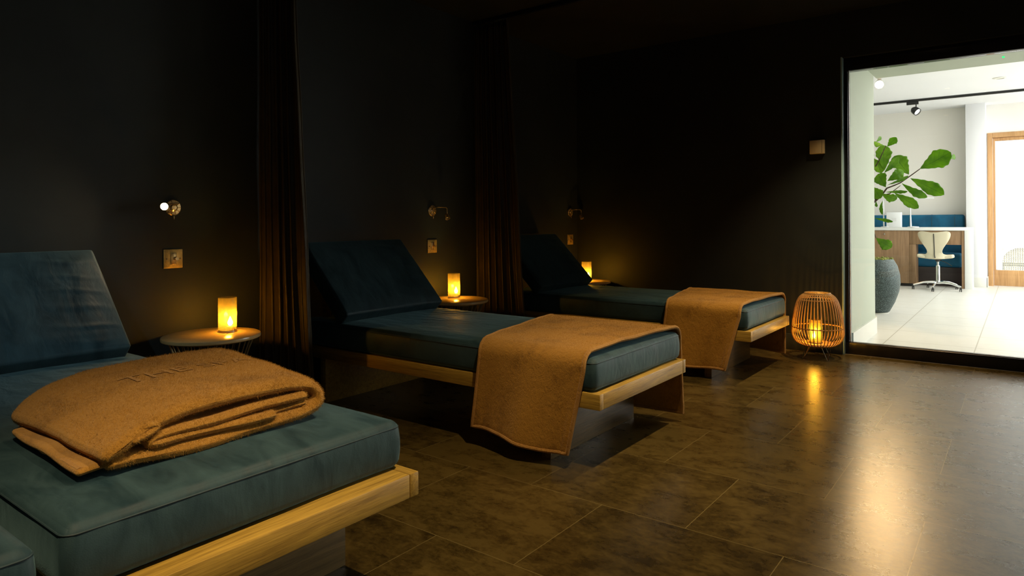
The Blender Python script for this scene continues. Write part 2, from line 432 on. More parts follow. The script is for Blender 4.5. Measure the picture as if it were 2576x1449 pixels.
bm_box(bm, XW, XW+.016, -3.5, YWALL-.016, 0, .12, .003)
struct(from_bm('baseboard_left', bm, 'wall'))
# glazed screen to the reception
win = bpy.data.objects.new('window_1', None); COL.objects.link(win); win.location = (0, YF0, 0); win['kind'] = 'structure'
FX0, FX1, FZ1 = -1.056, 3.5, 2.185
bm = bmesh.new()
bm_box(bm, FX0, FX1, 0, YF1-YF0, 0, .085, .002)
bm_box(bm, FX0, FX1, 0, YF1-YF0, 2.092, FZ1, .002)
bm_box(bm, FX0, -1.030, 0, YF1-YF0, .085, 2.092, .002)
bm_box(bm, 1.2, 1.25, 0, YF1-YF0, .085, 2.092, .002)
from_bm('window_frame', bm, 'black_metal', win)
bm = bmesh.new()
bm_box(bm, -1.030, -1.024, .02, .03, .085, 2.092)
bm_box(bm, -1.030, 1.2, .02, .03, .085, .090)
from_bm('glazing_bead', bm, 'steel', win)
box('window_glass', -1.030, 1.2, .035, .045, .087, 2.090, 'glass', win, bev=0)

# ------------------------------------------------------------------ reception room beyond the glass
struct(box('floor_2', -3.2, 3.6, 5.46, 12.3, -.1, 0.001, 'floor2', bev=0))
struct(box('ceiling_2', -3.2, 3.6, 5.6, 12.4, 2.66, 2.76, 'white_ceil', bev=0))
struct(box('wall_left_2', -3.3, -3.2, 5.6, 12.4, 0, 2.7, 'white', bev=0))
# thick bull-nosed return wall
JX, JY = -1.04, 6.76
bm = bmesh.new()
poly = [(-2.2, 5.60), (JX, 5.60)]
RB = .16
for k in range(0, 13):
    a = k/12*PI/2; poly.append((JX-RB+RB*math.cos(a), JY-RB+RB*math.sin(a)))
poly.append((-2.2, JY))
def prism(bm, poly, z0, z1):
    lo = [bm.verts.new((x, y, z0)) for x, y in poly]; hi = [bm.verts.new((x, y, z1)) for x, y in poly]
    n = len(poly)
    for i in range(n): bm.faces.new((lo[i], lo[(i+1) % n], hi[(i+1) % n], hi[i]))
    bm.faces.new(lo[::-1]); bm.faces.new(hi)
prism(bm, poly, 0, 2.66)
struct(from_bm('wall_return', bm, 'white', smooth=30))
bm = bmesh.new(); T = .014; poly = [(-2.2, 5.59), (JX+T, 5.59)]
for k in range(0, 13):
    a = k/12*PI/2; poly.append((JX-RB+(RB+T)*math.cos(a), JY-RB+(RB+T)*math.sin(a)))
poly.append((-2.2, JY+T)); prism(bm, poly, 0.001, .14)
struct(from_bm('baseboard_return', bm, 'white_trim', smooth=30))
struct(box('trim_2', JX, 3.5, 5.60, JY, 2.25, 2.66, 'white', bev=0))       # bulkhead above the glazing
# far wall with its projecting column and the door opening
DY = 12.14
bm = bmesh.new()
bm_box(bm, -3.2, -.42, DY, DY+.12, 0, 2.66)
bm_box(bm, -.42, .62, DY, DY+.12, 2.245, 2.66)
bm_box(bm, .62, 3.5, DY, DY+.12, 0, 2.66)
struct(from_bm('wall_far', bm, 'white_far', smooth=0))
struct(box('wall_column', -.67, -.43, 11.84, DY, 0, 2.66, 'white_col', bev=.003))
bm = bmesh.new()
bm_box(bm, -.68, -.42, 11.826, 11.84, 0.001, .14, .002); bm_box(bm, -.43, -.418, 11.826, DY-.01, 0.001, .14, .002)
struct(from_bm('baseboard_column', bm, 'white_trim'))
# glazed oak door
dr = bpy.data.objects.new('door_1', None); COL.objects.link(dr); dr.location = (-.42, DY-.02, 0); dr['kind'] = 'structure'
bm = bmesh.new()
bm_box(bm, 0, .062, 0, .14, 0.001, 2.245, .003); bm_box(bm, .978, 1.04, 0, .14, 0.001, 2.245, .003); bm_box(bm, 0.062, .978, 0, .14, 2.175, 2.245, .003)
from_bm('door_frame', bm, 'doorwood', dr)
bm = bmesh.new()
bm_box(bm, .066, .092, .03, .075, .006, 2.172, .002); bm_box(bm, .948, .974, .03, .075, .006, 2.172, .002)
bm_box(bm, .092, .948, .03, .075, 2.125, 2.172, .002); bm_box(bm, .092, .948, .03, .075, .006, .235, .003)
from_bm('door_leaf', bm, 'doorwood', dr)
box('door_glass', .092, .948, .048, .056, .235, 2.125, 'glass', dr, bev=0)
# terrace behind the door
struct(box('ground_terrace', -3.2, 3.5, 12.26, 16, -.1, -.01, 'ground', bev=0))
struct(box('wall_terrace', -3.2, 3.5, 16, 16.1, 0, 4, 'white_far', bev=0))
ws = empty('wicker_chair', (-.02, 13.9, -.01), 'pale rounded wicker armchair on the terrace behind the glazed oak door', 'chair')
def arch(r, h, y): return [(r*math.cos(PI*k/18)*1.0, y, h+r*.9*math.sin(PI*k/18)) for k in range(19)]
A = [(.30, 0, .10)]+arch(.30, .28, 0)+[(-.30, 0, .10)]
tube('chair_frame', A, .035, 'whiteplastic', ws, 10)
tube('front_frame', [(x, .45+y, z*.62) for x, y, z in A], .03, 'whiteplastic', ws, 10)
bm = bmesh.new()
for k in range(19):
    x = -.27+k*.03; zt = .28+.27*math.sqrt(max(0, 1-(x/.30)**2)); bm_tube(bm, [(x, 0.01, .12), (x, 0.01, zt)], .008, 5)
for k in range(12):
    z = .14+k*.032; bm_tube(bm, [(-.28, 0, z), (.28, 0, z)], .007, 5)
from_bm('wicker_back', bm, 'wicker', ws)
box('seat', -.27, .27, .02, .45, .2, .27, 'whiteplastic', ws, .01)
for sx in (-.27, .27):
    for sy in (.03, .42): tube('leg', [(sx, sy, 0), (sx, sy, .2)], .018, 'whiteplastic', ws)

# ------------------------------------------------------------------ loungers (origin: foot end, camera side, on the floor; +y across, -x to the wall)
XF, LW = -1.3164, .8355
HX = XW+.03-XF                           # head end, local x
def make_lounger():
    t = bpy.data.objects.new('spa_lounger', None); COL.objects.link(t); t.empty_display_size = .1
    zt, zb = .320, .256
    for y0 in (0, LW-.032):
        box('side_rail', HX, 0, y0, y0+.032, zb, zt, 'oakX', t, .003)
    box('foot_rail', -.090, -.0005, .0325, LW-.0325, zb, zt, 'oakY', t, .003)
    box('head_rail', HX, HX+.06, .0325, LW-.0325, zb, zt, 'oakY', t, .003)
    box('base_board', HX+.061, -.091, .0325, LW-.0325, zt-.022, zt-.004, 'oakdark', t, .001)
    box('support_panel', -.308, -.262, .045, LW-.039, 0, zb-.001, 'oak_shade', t, .002)
    box('support_panel', -1.80, -1.755, .045, LW-.039, 0, zb-.001, 'oakX', t, .002)
    # mattress
    x0, x1, y0, y1 = HX+.02, -.060, .006, LW-.012
    zc0, zc1 = .322, .452
    def mfn(u, v, w_, p):
        ed = min(1, min(v, 1-v)*9)*min(1, (1-u)*16)*min(1, u*10)
        if w_ > .5:
            p.z += .014*ed*(1-.5*abs(2*v-1)) + .004*nz(p.x*2.2, p.y*2.6)*ed
            d = max(0, 1-abs(p.x+1.42)/.30)*max(0, (v-.45)/.55)          # creases fanning out in front of the backrest
            c = math.sin((p.x*1.0+ (1-v)*.42)*62 + 3*nz(p.x*5, p.y*4))
            p.z += .0042*d*max(0, c)**2*ed*1.6
        b_ = math.sin(PI*w_)
        if v < .02 or v > .98: p.y += (-1 if v < .5 else 1)*(.006*b_ + .002*nz(p.x*6, v*9, p.z*8))
        if u > .98 or u < .02: p.x += (1 if u > .5 else -1)*(.007*b_ + .003*nz(p.y*7, 4, p.z*10))
        return p
    mt = soft_box('mattress', x0, x1, y0, y1, zc0, zc1, .022, 110, 44, 3, 'velvet', t, mfn)
    for nm, z in (('seam', zc1-.017), ):
        r = .022; pts = []
        for (cx, cy, a0) in ((x1-r, y0+r, -90), (x1-r, y1-r, 0), (x0+r, y1-r, 90), (x0+r, y0+r, 180)):
            for k in range(6):
                a = math.radians(a0+k*18); pts.append((cx+(r+.003)*math.cos(a), cy+(r+.003)*math.sin(a), z))
        # subdivide the straights
        P = []
        for i, p in enumerate(pts):
            q = pts[(i+1) % len(pts)]; p, q = Vector(p), Vector(q); n = max(1, int((q-p).length/.06))
            for k in range(n):
                s = p.lerp(q, k/n); P.append(s)
        tube(nm, P, .0018, 'piping', mt, 5, True)
    # backrest slab leaning on the wall
    B = Vector((-2.854-XF, 0, .506)); up = Vector((-.3720, 0, .380)).normalized(); nrm = Vector((up.z, 0, -up.x))
    L = .535; TH = .098
    m4 = Matrix((( up.x, 0, nrm.x, B.x), (0, 1, 0, 0), (up.z, 0, nrm.z, B.z), (0, 0, 0, 1)))
    def bfn(u, v, w_, p):
        if w_ > .5:
            ed = min(1, min(v, 1-v)*7)*min(1, min(u, 1-u)*7)
            p.z += .010*ed + .005*nz(p.x*4, p.y*3, 2)*ed
            d = max(0, (v-.6)/.4)
            p.z += .0065*d*ed*max(0, math.sin(p.x*75+(v)*6+2.5*nz(p.x*6, p.y*6)))**2
        return p
    bk = soft_box('backrest', 0, L, .02, LW-.075, -TH, 0, .013, 60, 44, 3, 'velvet', t, bfn, m4)
    pts = []
    for (a, b_, s) in (((.018, .02), (L-.018, .02), 0), ((L, .038), (L, LW-.093), 0), ((L-.018, LW-.075), (.018, LW-.075), 0)):
        for k in range(9):
            f = k/8; pts.append(m4 @ Vector((a[0]+(b_[0]-a[0])*f, a[1]+(b_[1]-a[1])*f, -.012)))
    tube('seam', pts, .0018, 'piping', bk, 5)
    # support strut behind the backrest
    s = m4 @ Vector((.34, .1, -TH)); e = Vector((s.x-.02, .1, .47))
    for y in (.12, LW-.18): box('backrest_prop', s.x-.035, s.x-.005, y, y+.04, .45, s.z, 'oakX', t, .002)
    return t
proto = make_lounger()
GL = 'loungers in a row along the head wall'
tag(proto, 'teal velvet lounger with oak frame carrying the folded brown blanket, nearest complete one', 'lounger', GL)
LY = [.4708, 2.2905, 4.1102]
proto.location = (XF, LY[0], 0)
def shift(o):
    for ch in bpy.data.objects:
        if ch.parent == o and ch.name.startswith('mattress'): ch.location.x = .032
l0 = copy_tree(proto); shift(l0); l0.location = (XF, -.403, 0)
l0['label'] = 'teal velvet lounger of which only a bare mattress corner shows, bottom left'
l2 = copy_tree(proto); shift(l2); l2.location = (XF, LY[1], 0)
l2['label'] = 'middle teal velvet lounger with draped brown blanket, between the two dark curtains'
l3 = copy_tree(proto); shift(l3); l3.location = (XF, LY[2], 0)
l3['label'] = 'farthest teal velvet lounger with draped brown blanket, beside the rattan lantern'

import numpy as np
def pile(o, n, length, width, seed, parent):
    """short standing fibres over a cloth: one uncountable mesh"""
    me = o.data; me.calc_loop_triangles(); rg = np.random.default_rng(seed)
    co = np.empty(len(me.vertices)*3); me.vertices.foreach_get('co', co); co = co.reshape(-1, 3)
    tr = np.empty(len(me.loop_triangles)*3, dtype=np.int32); me.loop_triangles.foreach_get('vertices', tr); tr = tr.reshape(-1, 3)
    a, b_, c = co[tr[:, 0]], co[tr[:, 1]], co[tr[:, 2]]
    nr = np.cross(b_-a, c-a); ar = np.linalg.norm(nr, axis=1); ok = ar > 1e-12
    p_ = np.where(ok, ar, 0); p_ /= p_.sum(); nr = nr/np.maximum(ar, 1e-12)[:, None]
    k = rg.choice(len(tr), n, p=p_); u = rg.random(n); v = rg.random(n); f = u+v > 1; u[f] = 1-u[f]; v[f] = 1-v[f]
    P = a[k]+(b_[k]-a[k])*u[:, None]+(c[k]-a[k])*v[:, None]; nn = nr[k]
    t_ = rg.normal(size=(n, 3)); t_ -= nn*(t_*nn).sum(1)[:, None]; t_ /= np.linalg.norm(t_, axis=1)[:, None]
    d = nn*.5+t_*rg.uniform(.1, .6, n)[:, None]+np.array([-.15, .55, -.1]); d /= np.linalg.norm(d, axis=1)[:, None]
    L_ = length*rg.uniform(.5, 1.2, n)[:, None]; sd = np.cross(d, nn); sd /= np.maximum(np.linalg.norm(sd, axis=1), 1e-9)[:, None]
    V = np.stack([P-sd*width/2-nn*.0005, P+sd*width/2-nn*.0005, P+d*L_], 1).reshape(-1, 3)
    m2 = bpy.data.meshes.new('fleece_pile'); m2.vertices.add(3*n); m2.vertices.foreach_set('co', V.ravel())
    m2.loops.add(3*n); m2.loops.foreach_set('vertex_index', np.arange(3*n, dtype=np.int32))
    m2.polygons.add(n); m2.polygons.foreach_set('loop_start', np.arange(0, 3*n, 3, dtype=np.int32)); m2.polygons.foreach_set('loop_total', np.full(n, 3, dtype=np.int32))
    m2.update(); m2.materials.append(M['fleece'])
    q = bpy.data.objects.new('fleece_pile', m2); COL.objects.link(q); q.parent = parent; q['kind'] = 'stuff'; return q
# ------------------------------------------------------------------ draped blankets
def draped(name, Y0, dx, label, seed):
    """a throw laid across a lounger near its foot, hanging on both sides; local origin on the floor under its camera-side edge"""
    t = empty(name, (XF, Y0, 0), label, 'blanket', 'brown blankets draped across loungers')
    W_ = LW
    def surf(u, v):
        # u 0 head side .. 1 foot side; v 0 camera-side hem .. 1 far hem
        zl = .083 + .010*math.sin(u*5+seed) - .012*u
        zr = .055 + .012*math.sin(u*4+seed*2)
        R_ = .055
        ztop = .474
        # path: up the near side, over, down the far side (lengths)
        a = ztop-R_-zl; q = PI/2*R_; c = W_+.020-2*R_; d = ztop-R_-zr
        T_ = a+q+c+q+d; s = v*T_
        yn, yf = -.018, W_+.010
        if s < a: y, z, side = yn, zl+s, 1-s/a
        elif s < a+q:
            th = (s-a)/R_; y, z, side = yn+R_-R_*math.cos(th), ztop-R_+R_*math.sin(th), 0
        elif s < a+q+c: y, z, side = yn+R_+(s-a-q), ztop, 0
        elif s < a+q+c+q:
            th = (s-a-q-c)/R_; y, z, side = yf-R_+R_*math.sin(th), ztop-R_+R_*math.cos(th), 0
        else: y, z, side = yf, ztop-R_-(s-a-2*q-c), -(s-a-2*q-c)/d
        f = min(1, max(0, (y-yn)/(yf-yn)))
        if side > 0:       # near hang
            xh = -.590-.052*side; xf = -.060-.085*side
        elif side < 0:
            xh = -.765+.03*side*0; xf = -.035
        else:
            xh = -.590-.178*f**1.2; xf = -.062+.028*f
        x = xh+(xf-xh)*u+dx*(1-u)
        crown = .012*max(0, math.sin(PI*f))**.7 if side == 0 else 0
        z += crown + (.006*nz(x*5+seed, y*5)+.0045*max(0, nz(x*3+seed*3, y*9))) * (1 if side == 0 else .3)
        if side > 0:
            k = side
            y += -.012*k + .024*k*math.sin(u*7.5+seed)*1.0 + .010*k*nz(u*5, z*5, seed)
            if u > .93: y -= .006*k
        if side < 0:
            k = -side
            y += .014*k + .024*k*math.sin(u*7+seed+1) + .010*k*nz(u*4, z*4, seed+3)
        return Vector((x, y, z))
    nu, nv = 56, 130
    bm = bmesh.new(); top = []; bot = []
    P = [[surf(i/nu, j/nv) for j in range(nv+1)] for i in range(nu+1)]
    th = .011
    for i in range(nu+1):
        ra, rb = [], []
        for j in range(nv+1):
            du = P[min(i+1, nu)][j]-P[max(i-1, 0)][j]; dv = P[i][min(j+1, nv)]-P[i][max(j-1, 0)]
            n = du.cross(dv).normalized()
            if n.z < 0 and abs(n.z) > .5: n = -n
            e = min(1, (min(i, nu-i)+.3)/1.5); e2 = min(1, (min(j, nv-j)+.3)/1.5); h = th*.5*(.4+.6*min(e, e2))
            ra.append(bm.verts.new(P[i][j]+n*h)); rb.append(bm.verts.new(P[i][j]-n*h))
        top.append(ra); bot.append(rb)
    for i in range(nu):
        for j in range(nv):
            bm.faces.new((top[i][j], top[i+1][j], top[i+1][j+1], top[i][j+1]))
            bm.faces.new((bot[i][j], bot[i][j+1], bot[i+1][j+1], bot[i+1][j]))
    for j in range(nv):
        bm.faces.new((top[0][j], top[0][j+1], bot[0][j+1], bot[0][j])); bm.faces.new((top[nu][j], bot[nu][j], bot[nu][j+1], top[nu][j+1]))
    for i in range(nu):
        bm.faces.new((top[i][0], bot[i][0], bot[i+1][0], top[i+1][0])); bm.faces.new((top[i][nv], top[i+1][nv], bot[i+1][nv], bot[i][nv]))
    cl = from_bm('fleece_cloth', bm, 'fleece', t, 70)
    # stitched hem running round all four edges
    edge = [P[i][0] for i in range(nu+1)]+[P[nu][j] for j in range(1, nv+1)]+[P[i][nv] for i in range(nu-1, -1, -1)]+[P[0][j] for j in range(nv-1, 0, -1)]
    edge = edge[::2]
    pile(cl, 170000, .0055, .0010, int(seed*10), t)
    tube('hem', edge, .0095, 'hem', t, 8, True)
    return t
draped('draped_blanket', LY[1], 0, 'brown fleece blanket draped across the middle lounger, hanging nearly to the floor', .7)
draped('draped_blanket', LY[2], .055, 'brown fleece blanket draped across the farthest lounger, partly behind the middle one', 2.6)

# ------------------------------------------------------------------ folded blanket with embossed lettering
fb = empty('folded_blanket', (-1.80, .88, .470), 'thick brown fleece blanket folded with rounded layers and embossed letters, on the nearest lounger', 'blanket')
def strip(bm, path, th, x0, x1, seed, nx=46, wob=.006):
    """a thick soft layer: a path in the y-z plane carried along x, rounded at both ends"""
    path = [Vector((0, a, b_)) for a, b_ in path]
    # resample
    L = [0]
    for p, q in zip(path, path[1:]): L.append(L[-1]+(q-p).length)
    n = max(12, int(L[-1]/.012)); pts = []
    for k in range(n+1):
        s = L[-1]*k/n; i = 0
        while i < len(L)-2 and L[i+1] < s: i += 1
        f = (s-L[i])/max(1e-9, L[i+1]-L[i]); pts.append(path[i].lerp(path[i+1], f))
    for _ in range(3):
        pts = [pts[0]]+[(pts[i-1]+pts[i]*2+pts[i+1])/4 for i in range(1, n)]+[pts[-1]]
    sec = []
    for k in range(n+1):
        t_ = (pts[min(k+1, n)]-pts[max(k-1, 0)]).normalized(); nn = Vector((0, -t_.z, t_.y))
        sec.append((pts[k], nn, t_, k/n))
    loop = []     # closed outline round the path: offset factors
    capn = 6
    for p, nn, t_, f in sec: loop.append((p, nn))
    for k in range(1, capn):
        a = PI/2-PI*k/capn; loop.append((sec[-1][0], sec[-1][1]*math.sin(a)+sec[-1][2]*math.cos(a)))
    for p, nn, t_, f in sec[::-1]: loop.append((p, -nn))
    for k in range(1, capn):
        a = -PI/2+PI*k/capn; loop.append((sec[0][0], sec[0][1]*math.sin(a)-sec[0][2]*math.cos(a)))
    rows = []
    for i in range(nx+1):
        u = .5-.5*math.cos(PI*i/nx); u = .35*u+.65*i/nx
        e = min(u, 1-u)*(x1-x0)/(th*.8)
        h = th*.5*math.sqrt(max(0.0, 1-max(0, 1-e)**2)) if e < 1 else th*.5
        h = max(h, th*.04)
        x = x0+(x1-x0)*u
        row = []
        for p, nn in loop:
            off = Vector((0, wob*nz(x*7+seed, p.y*7, p.z*20), wob*nz(x*6, p.y*5+seed, p.z*25+4)))
            xx = x + .014*nz(p.y*5, p.z*30, seed)*(u-.5)*2
            q = Vector((xx, p.y, p.z)) + nn*h + off
            row.append(bm.verts.new(q))
        rows.append(row)
    m_ = len(loop)
    for i in range(nx):
        for k in range(m_):
            bm.faces.new((rows[i][k], rows[i][(k+1) % m_], rows[i+1][(k+1) % m_], rows[i+1][k]))
    bm.faces.new(rows[0][::-1]); bm.faces.new(rows[-1])
# local frame: y 0 = world .88, z 0 = mattress top
bm = bmesh.new()
outer = [(-.25, .016), (-.06, .014), (.12, .016), (.22, .022), (.268, .038), (.275, .060), (.250, .082), (.19, .094), (.05, .100), (-.10, .094), (-.19, .080), (-.235, .060), (-.262, .040)]
strip(bm, outer, .034, -.27, .275, 1.3, 46, .009)
inner = [(.225, .068), (.10, .066), (-.05, .060), (-.165, .055), (-.190, .048), (-.17, .041), (-.05, .040), (.06, .042), (.12, .042)]
strip(bm, inner, .021, -.25, .276, 4.1, 46, .009)
strip(bm, [(-.02, .036), (.08, .038), (.17, .043), (.225, .046), (.240, .042), (.22, .034)], .018, -.25, .270, 7.7, 46, .008)
strip(bm, [(-.215, .062), (-.175, .070), (-.150, .078), (-.165, .086), (-.185, .084)], .016, .10, .283, 2.2, 30, .008)
# whole thing leans: higher at the head side, the far head corner drawn in, edges softly sagging
for v in bm.verts:
    f = v.co.z/.1
    xx = (v.co.x+.27)/.545
    v.co.z *= 1.10+.02*(1-xx)-.10*xx*xx
    v.co.x -= 0.02*f
    k = max(0, (v.co.y-.16)/.11)*max(0, 1-xx*1.3)
    v.co.y -= .03*k
    if v.co.y > 0: v.co.y += (1-xx)*.085*min(1, v.co.y/.15)
    else: v.co.y -= .008*min(1, -v.co.y/.1)*(1-xx)
    if v.co.y < -.12:
        kk = min(1, (-.12-v.co.y)/.12); v.co.z -= .012*kk*f*(1-xx*.2)
fold_cl = from_bm('fleece_layers', bm, 'fleece', fb, 80)
bm = bmesh.new()
strip(bm, [(-.325, .012), (-.28, .016), (-.22, .012), (-.10, .008), (0, .007)], .015, -.235, .20, 9.0, 40, .007)
for v in bm.verts: v.co.x += .040; v.co.y += .022+(.0-v.co.x)*.03; v.co.z = max(v.co.z, .001)
from_bm('under_flap', bm, 'fleece', fb, 80)
tube('hem', [(-.200+.43*k/30, -.294-.0130*k/30+.004*nz(k*.3, 0), .012+.004*nz(k*.25, 2)) for k in range(31)], .0075, 'hem', fb, 8)

pile(fold_cl, 300000, .0075, .0009, 5, fb)
def text_mesh(name, body, size, extrude, mat, parent, m4, bevel=0):
    cu = bpy.data.curves.new(name, 'FONT'); cu.body = body; cu.size = size; cu.extrude = extrude; cu.align_x = 'CENTER'; cu.align_y = 'CENTER'
    cu.bevel_depth = bevel; cu.resolution_u = 3
    o = bpy.data.objects.new(name+'_curve', cu); COL.objects.link(o)
    dg = bpy.context.evaluated_depsgraph_get(); dg.update()
    me = bpy.data.meshes.new_from_object(o.evaluated_get(dg))
    bpy.data.objects.remove(o); me.transform(m4); me.name = name
    me.materials.clear(); me.materials.append(M[mat])
    ob = bpy.data.objects.new(name, me); COL.objects.link(ob)
    if parent: ob.parent = parent
    return ob

from mathutils.bvhtree import BVHTree
emb = text_mesh('embossed_lettering', 'THE SPA', .095, .0, 'hem', fb, Matrix(((0, -1, 0, -.045), (1, 0, 0, .070), (0, 0, 1, .2), (0, 0, 0, 1))))
_bm = bmesh.new(); _bm.from_mesh(emb.data); bmesh.ops.triangulate(_bm, faces=_bm.faces)
for _ in range(2): bmesh.ops.subdivide_edges(_bm, edges=[e for e in _bm.edges if e.calc_length() > .008], cuts=1, use_grid_fill=True)
_t = BVHTree.FromPolygons([v.co for v in fold_cl.data.vertices], [p.vertices for p in fold_cl.data.polygons])
for v in _bm.verts:
    h, nn, i, d = _t.ray_cast(Vector((v.co.x, v.co.y, .3)), Vector((0, 0, -1)))
    if h: v.co.z = h.z+.0024
_bm.to_mesh(emb.data); _bm.free()

# ------------------------------------------------------------------ round wire side tables
def make_table():
    t = bpy.data.objects.new('side_table', None); COL.objects.link(t)
    R_ = .222; zt = .462
    lathe('tabletop', [(0, zt-.020), (R_-.008, zt-.020), (R_-.001, zt-.016), (R_, zt-.008), (R_-.002, zt-.002), (R_-.006, zt), (0, zt)], 'table', t, 72)
    for nm, r, z in (('top_ring', .188, zt-.023), ('foot_ring', .150, .006)):
        tube(nm, [(r*math.cos(a*PI/24), r*math.sin(a*PI/24), z) for a in range(48)], .0035, 'wire', t, 6, True)
    for k in range(32):
        a = 2*PI*k/32
        def rr(f): return .188-.088*math.sin(PI*min(1, f*1.0)*.5)**.9*1.0 if f < .55 else .188-.088*math.sin(PI*.275)**.9+(.150-(.188-.088*math.sin(PI*.275)**.9))*((f-.55)/.45)**1.6
        pts = [(rr(f)*math.cos(a), rr(f)*math.sin(a), (zt-.024)*(1-f)+.006*f) for f in [i/9 for i in range(10)]]
        tube('wire_rod', pts, .0024, 'wire', t, 5)
    return t
TB = [(-3.112, 1.705), (-3.112, 3.455), (-3.106, 5.165)]
tbl = make_table(); tag(tbl, 'round side table on splayed brass wires beside the nearest lounger', 'side table', 'round wire side tables beside the loungers')
tbl.location = (*TB[0], 0)
t2 = copy_tree(tbl); t2.location = (*TB[1], 0); t2['label'] = 'round wire side table between the middle lounger and the second curtain'
t3 = copy_tree(tbl); t3.location = (*TB[2], 0); t3['label'] = 'round side table mostly hidden behind the backrest of the farthest lounger'
# flame lamps
def make_lamp():
    t = bpy.data.objects.new('flame_lamp', None); COL.objects.link(t)
    lathe('base', [(0, 0), (.041, 0), (.043, .002), (.043, .008), (.041, .010), (0, .010)], 'steel', t, 40)
    lathe('glass_shade', [(.0435, .010), (.0435, .168), (.0420, .1685), (.0410, .168), (.0410, .012)], 'amber', t, 48)
    lathe('flame', [(0, .030), (.008, .033), (.0125, .041), (.0125, .049), (.008, .060), (.004, .070), (0, .078)], 'flame', t, 16, Matrix.Translation((.014, .006, 0)))
    lathe('candle_stub', [(0, .0101), (.016, .0101), (.016, .027), (.014, .029), (0, .0285)], 'seatpad', t, 24, Matrix.Translation((.014, .006, 0)))
    return t
LP = [(-3.120, 1.790, .464), (-3.19, 3.520, .464), (-3.098, 5.17, .464)]
CAN = (1.0, .60, .12)
lm = make_lamp(); tag(lm, 'glowing amber glass flame lamp on the table beside the nearest lounger', 'lamp', 'amber flame lamps')
lb = ['amber flame lamp on the side table beyond the middle lounger, right of its backrest', 'amber flame lamp partly hidden by the backrest of the farthest lounger']
for i, p in enumerate(LP):
    o = lm if i == 0 else copy_tree(lm)
    o.location = (p[0], p[1], p[2]-.0018)
    if i: o['label'] = lb[i-1]
    point('flame_light', (p[0]+.014, p[1]+.006, p[2]+.070), 3.8, CAN, .012)

# ------------------------------------------------------------------ velvet curtains between the bays, hung from ceiling tracks
def curtain(Yc, label, seed):
    t = empty('curtain', (XW, Yc, 0), label, 'curtain', 'dark velvet curtains between the loungers')
    H0, H1 = .012, ZC-.045
    nz_, ns = 46, 220
    bm = bmesh.new(); R_ = []
    for j in range(nz_+1):
        f = j/nz_; z = H0+(H1-H0)*f
        wdt = .335+.155*(1-f)**1.15
        row = []
        for i in range(ns+1):
            s = i/ns
            ph = s*7.5*2*PI + .35*math.sin(s*9+seed) + .3*nz(s*3, z*.8, seed)
            amp = (.030+.018*(1-f))*(.55+.45*math.sin(PI*min(1, s*1.25))) * (1 if s < .78 else .75)
            x = .018 + wdt*s + .012*math.sin(2*ph)*.6 + .006*nz(s*8, z*2, seed)
            y = amp*math.sin(ph)+.01*nz(s*5, z*1.4, seed+5)
            if s > .9: y -= .03*(s-.9)/.1
            row.append(bm.verts.new((x, y, z)))
        R_.append(row)
    for j in range(nz_):
        for i in range(ns): bm.faces.new((R_[j][i], R_[j][i+1], R_[j+1][i+1], R_[j+1][i]))
    o = from_bm('curtain_cloth', bm, 'curtain', t, 180)
    md = o.modifiers.new('thickness', 'SOLIDIFY'); md.thickness = .006; md.offset = 0
    # hemmed leading edge
    pts = [tuple(R.co) for R in []]
    E_ = []
    for j in range(nz_+1):
        f = j/nz_; z = H0+(H1-H0)*f; wdt = .335+.155*(1-f)**1.15
        ph = 7.5*2*PI+.35*math.sin(9+seed)+.3*nz(3, z*.8, seed); amp = (.030+.018*(1-f))*(.55+.45*math.sin(PI))*.75
        E_.append((.018+wdt+.012*math.sin(2*ph)*.6+.006*nz(8, z*2, seed), amp*math.sin(ph)+.01*nz(5, z*1.4, seed+5)-.03, z))
    tube('edge_hem', E_, .006, 'curtain', t, 6)
    for k in range(8):
        x = .03+k*.043; tube('hook', [(x, 0, H1-.015), (x, 0, ZC-.03)], .003, 'black_metal', t, 5)
    return t
def track(Yc, label):
    o = box('curtain_track', XW+.005, 1.2, Yc-.012, Yc+.012, ZC-.03, ZC, 'black_metal', bev=.002)
    tag(o, label, 'curtain track', 'black curtain tracks on the dark ceiling')
curtain(2.105, 'dark brown velvet curtain between the nearest and the middle lounger', .4)
curtain(3.925, 'dark brown velvet curtain between the middle and the farthest lounger', 3.3)
track(3.925, 'thin black ceiling track above the second curtain, running towards the aisle')

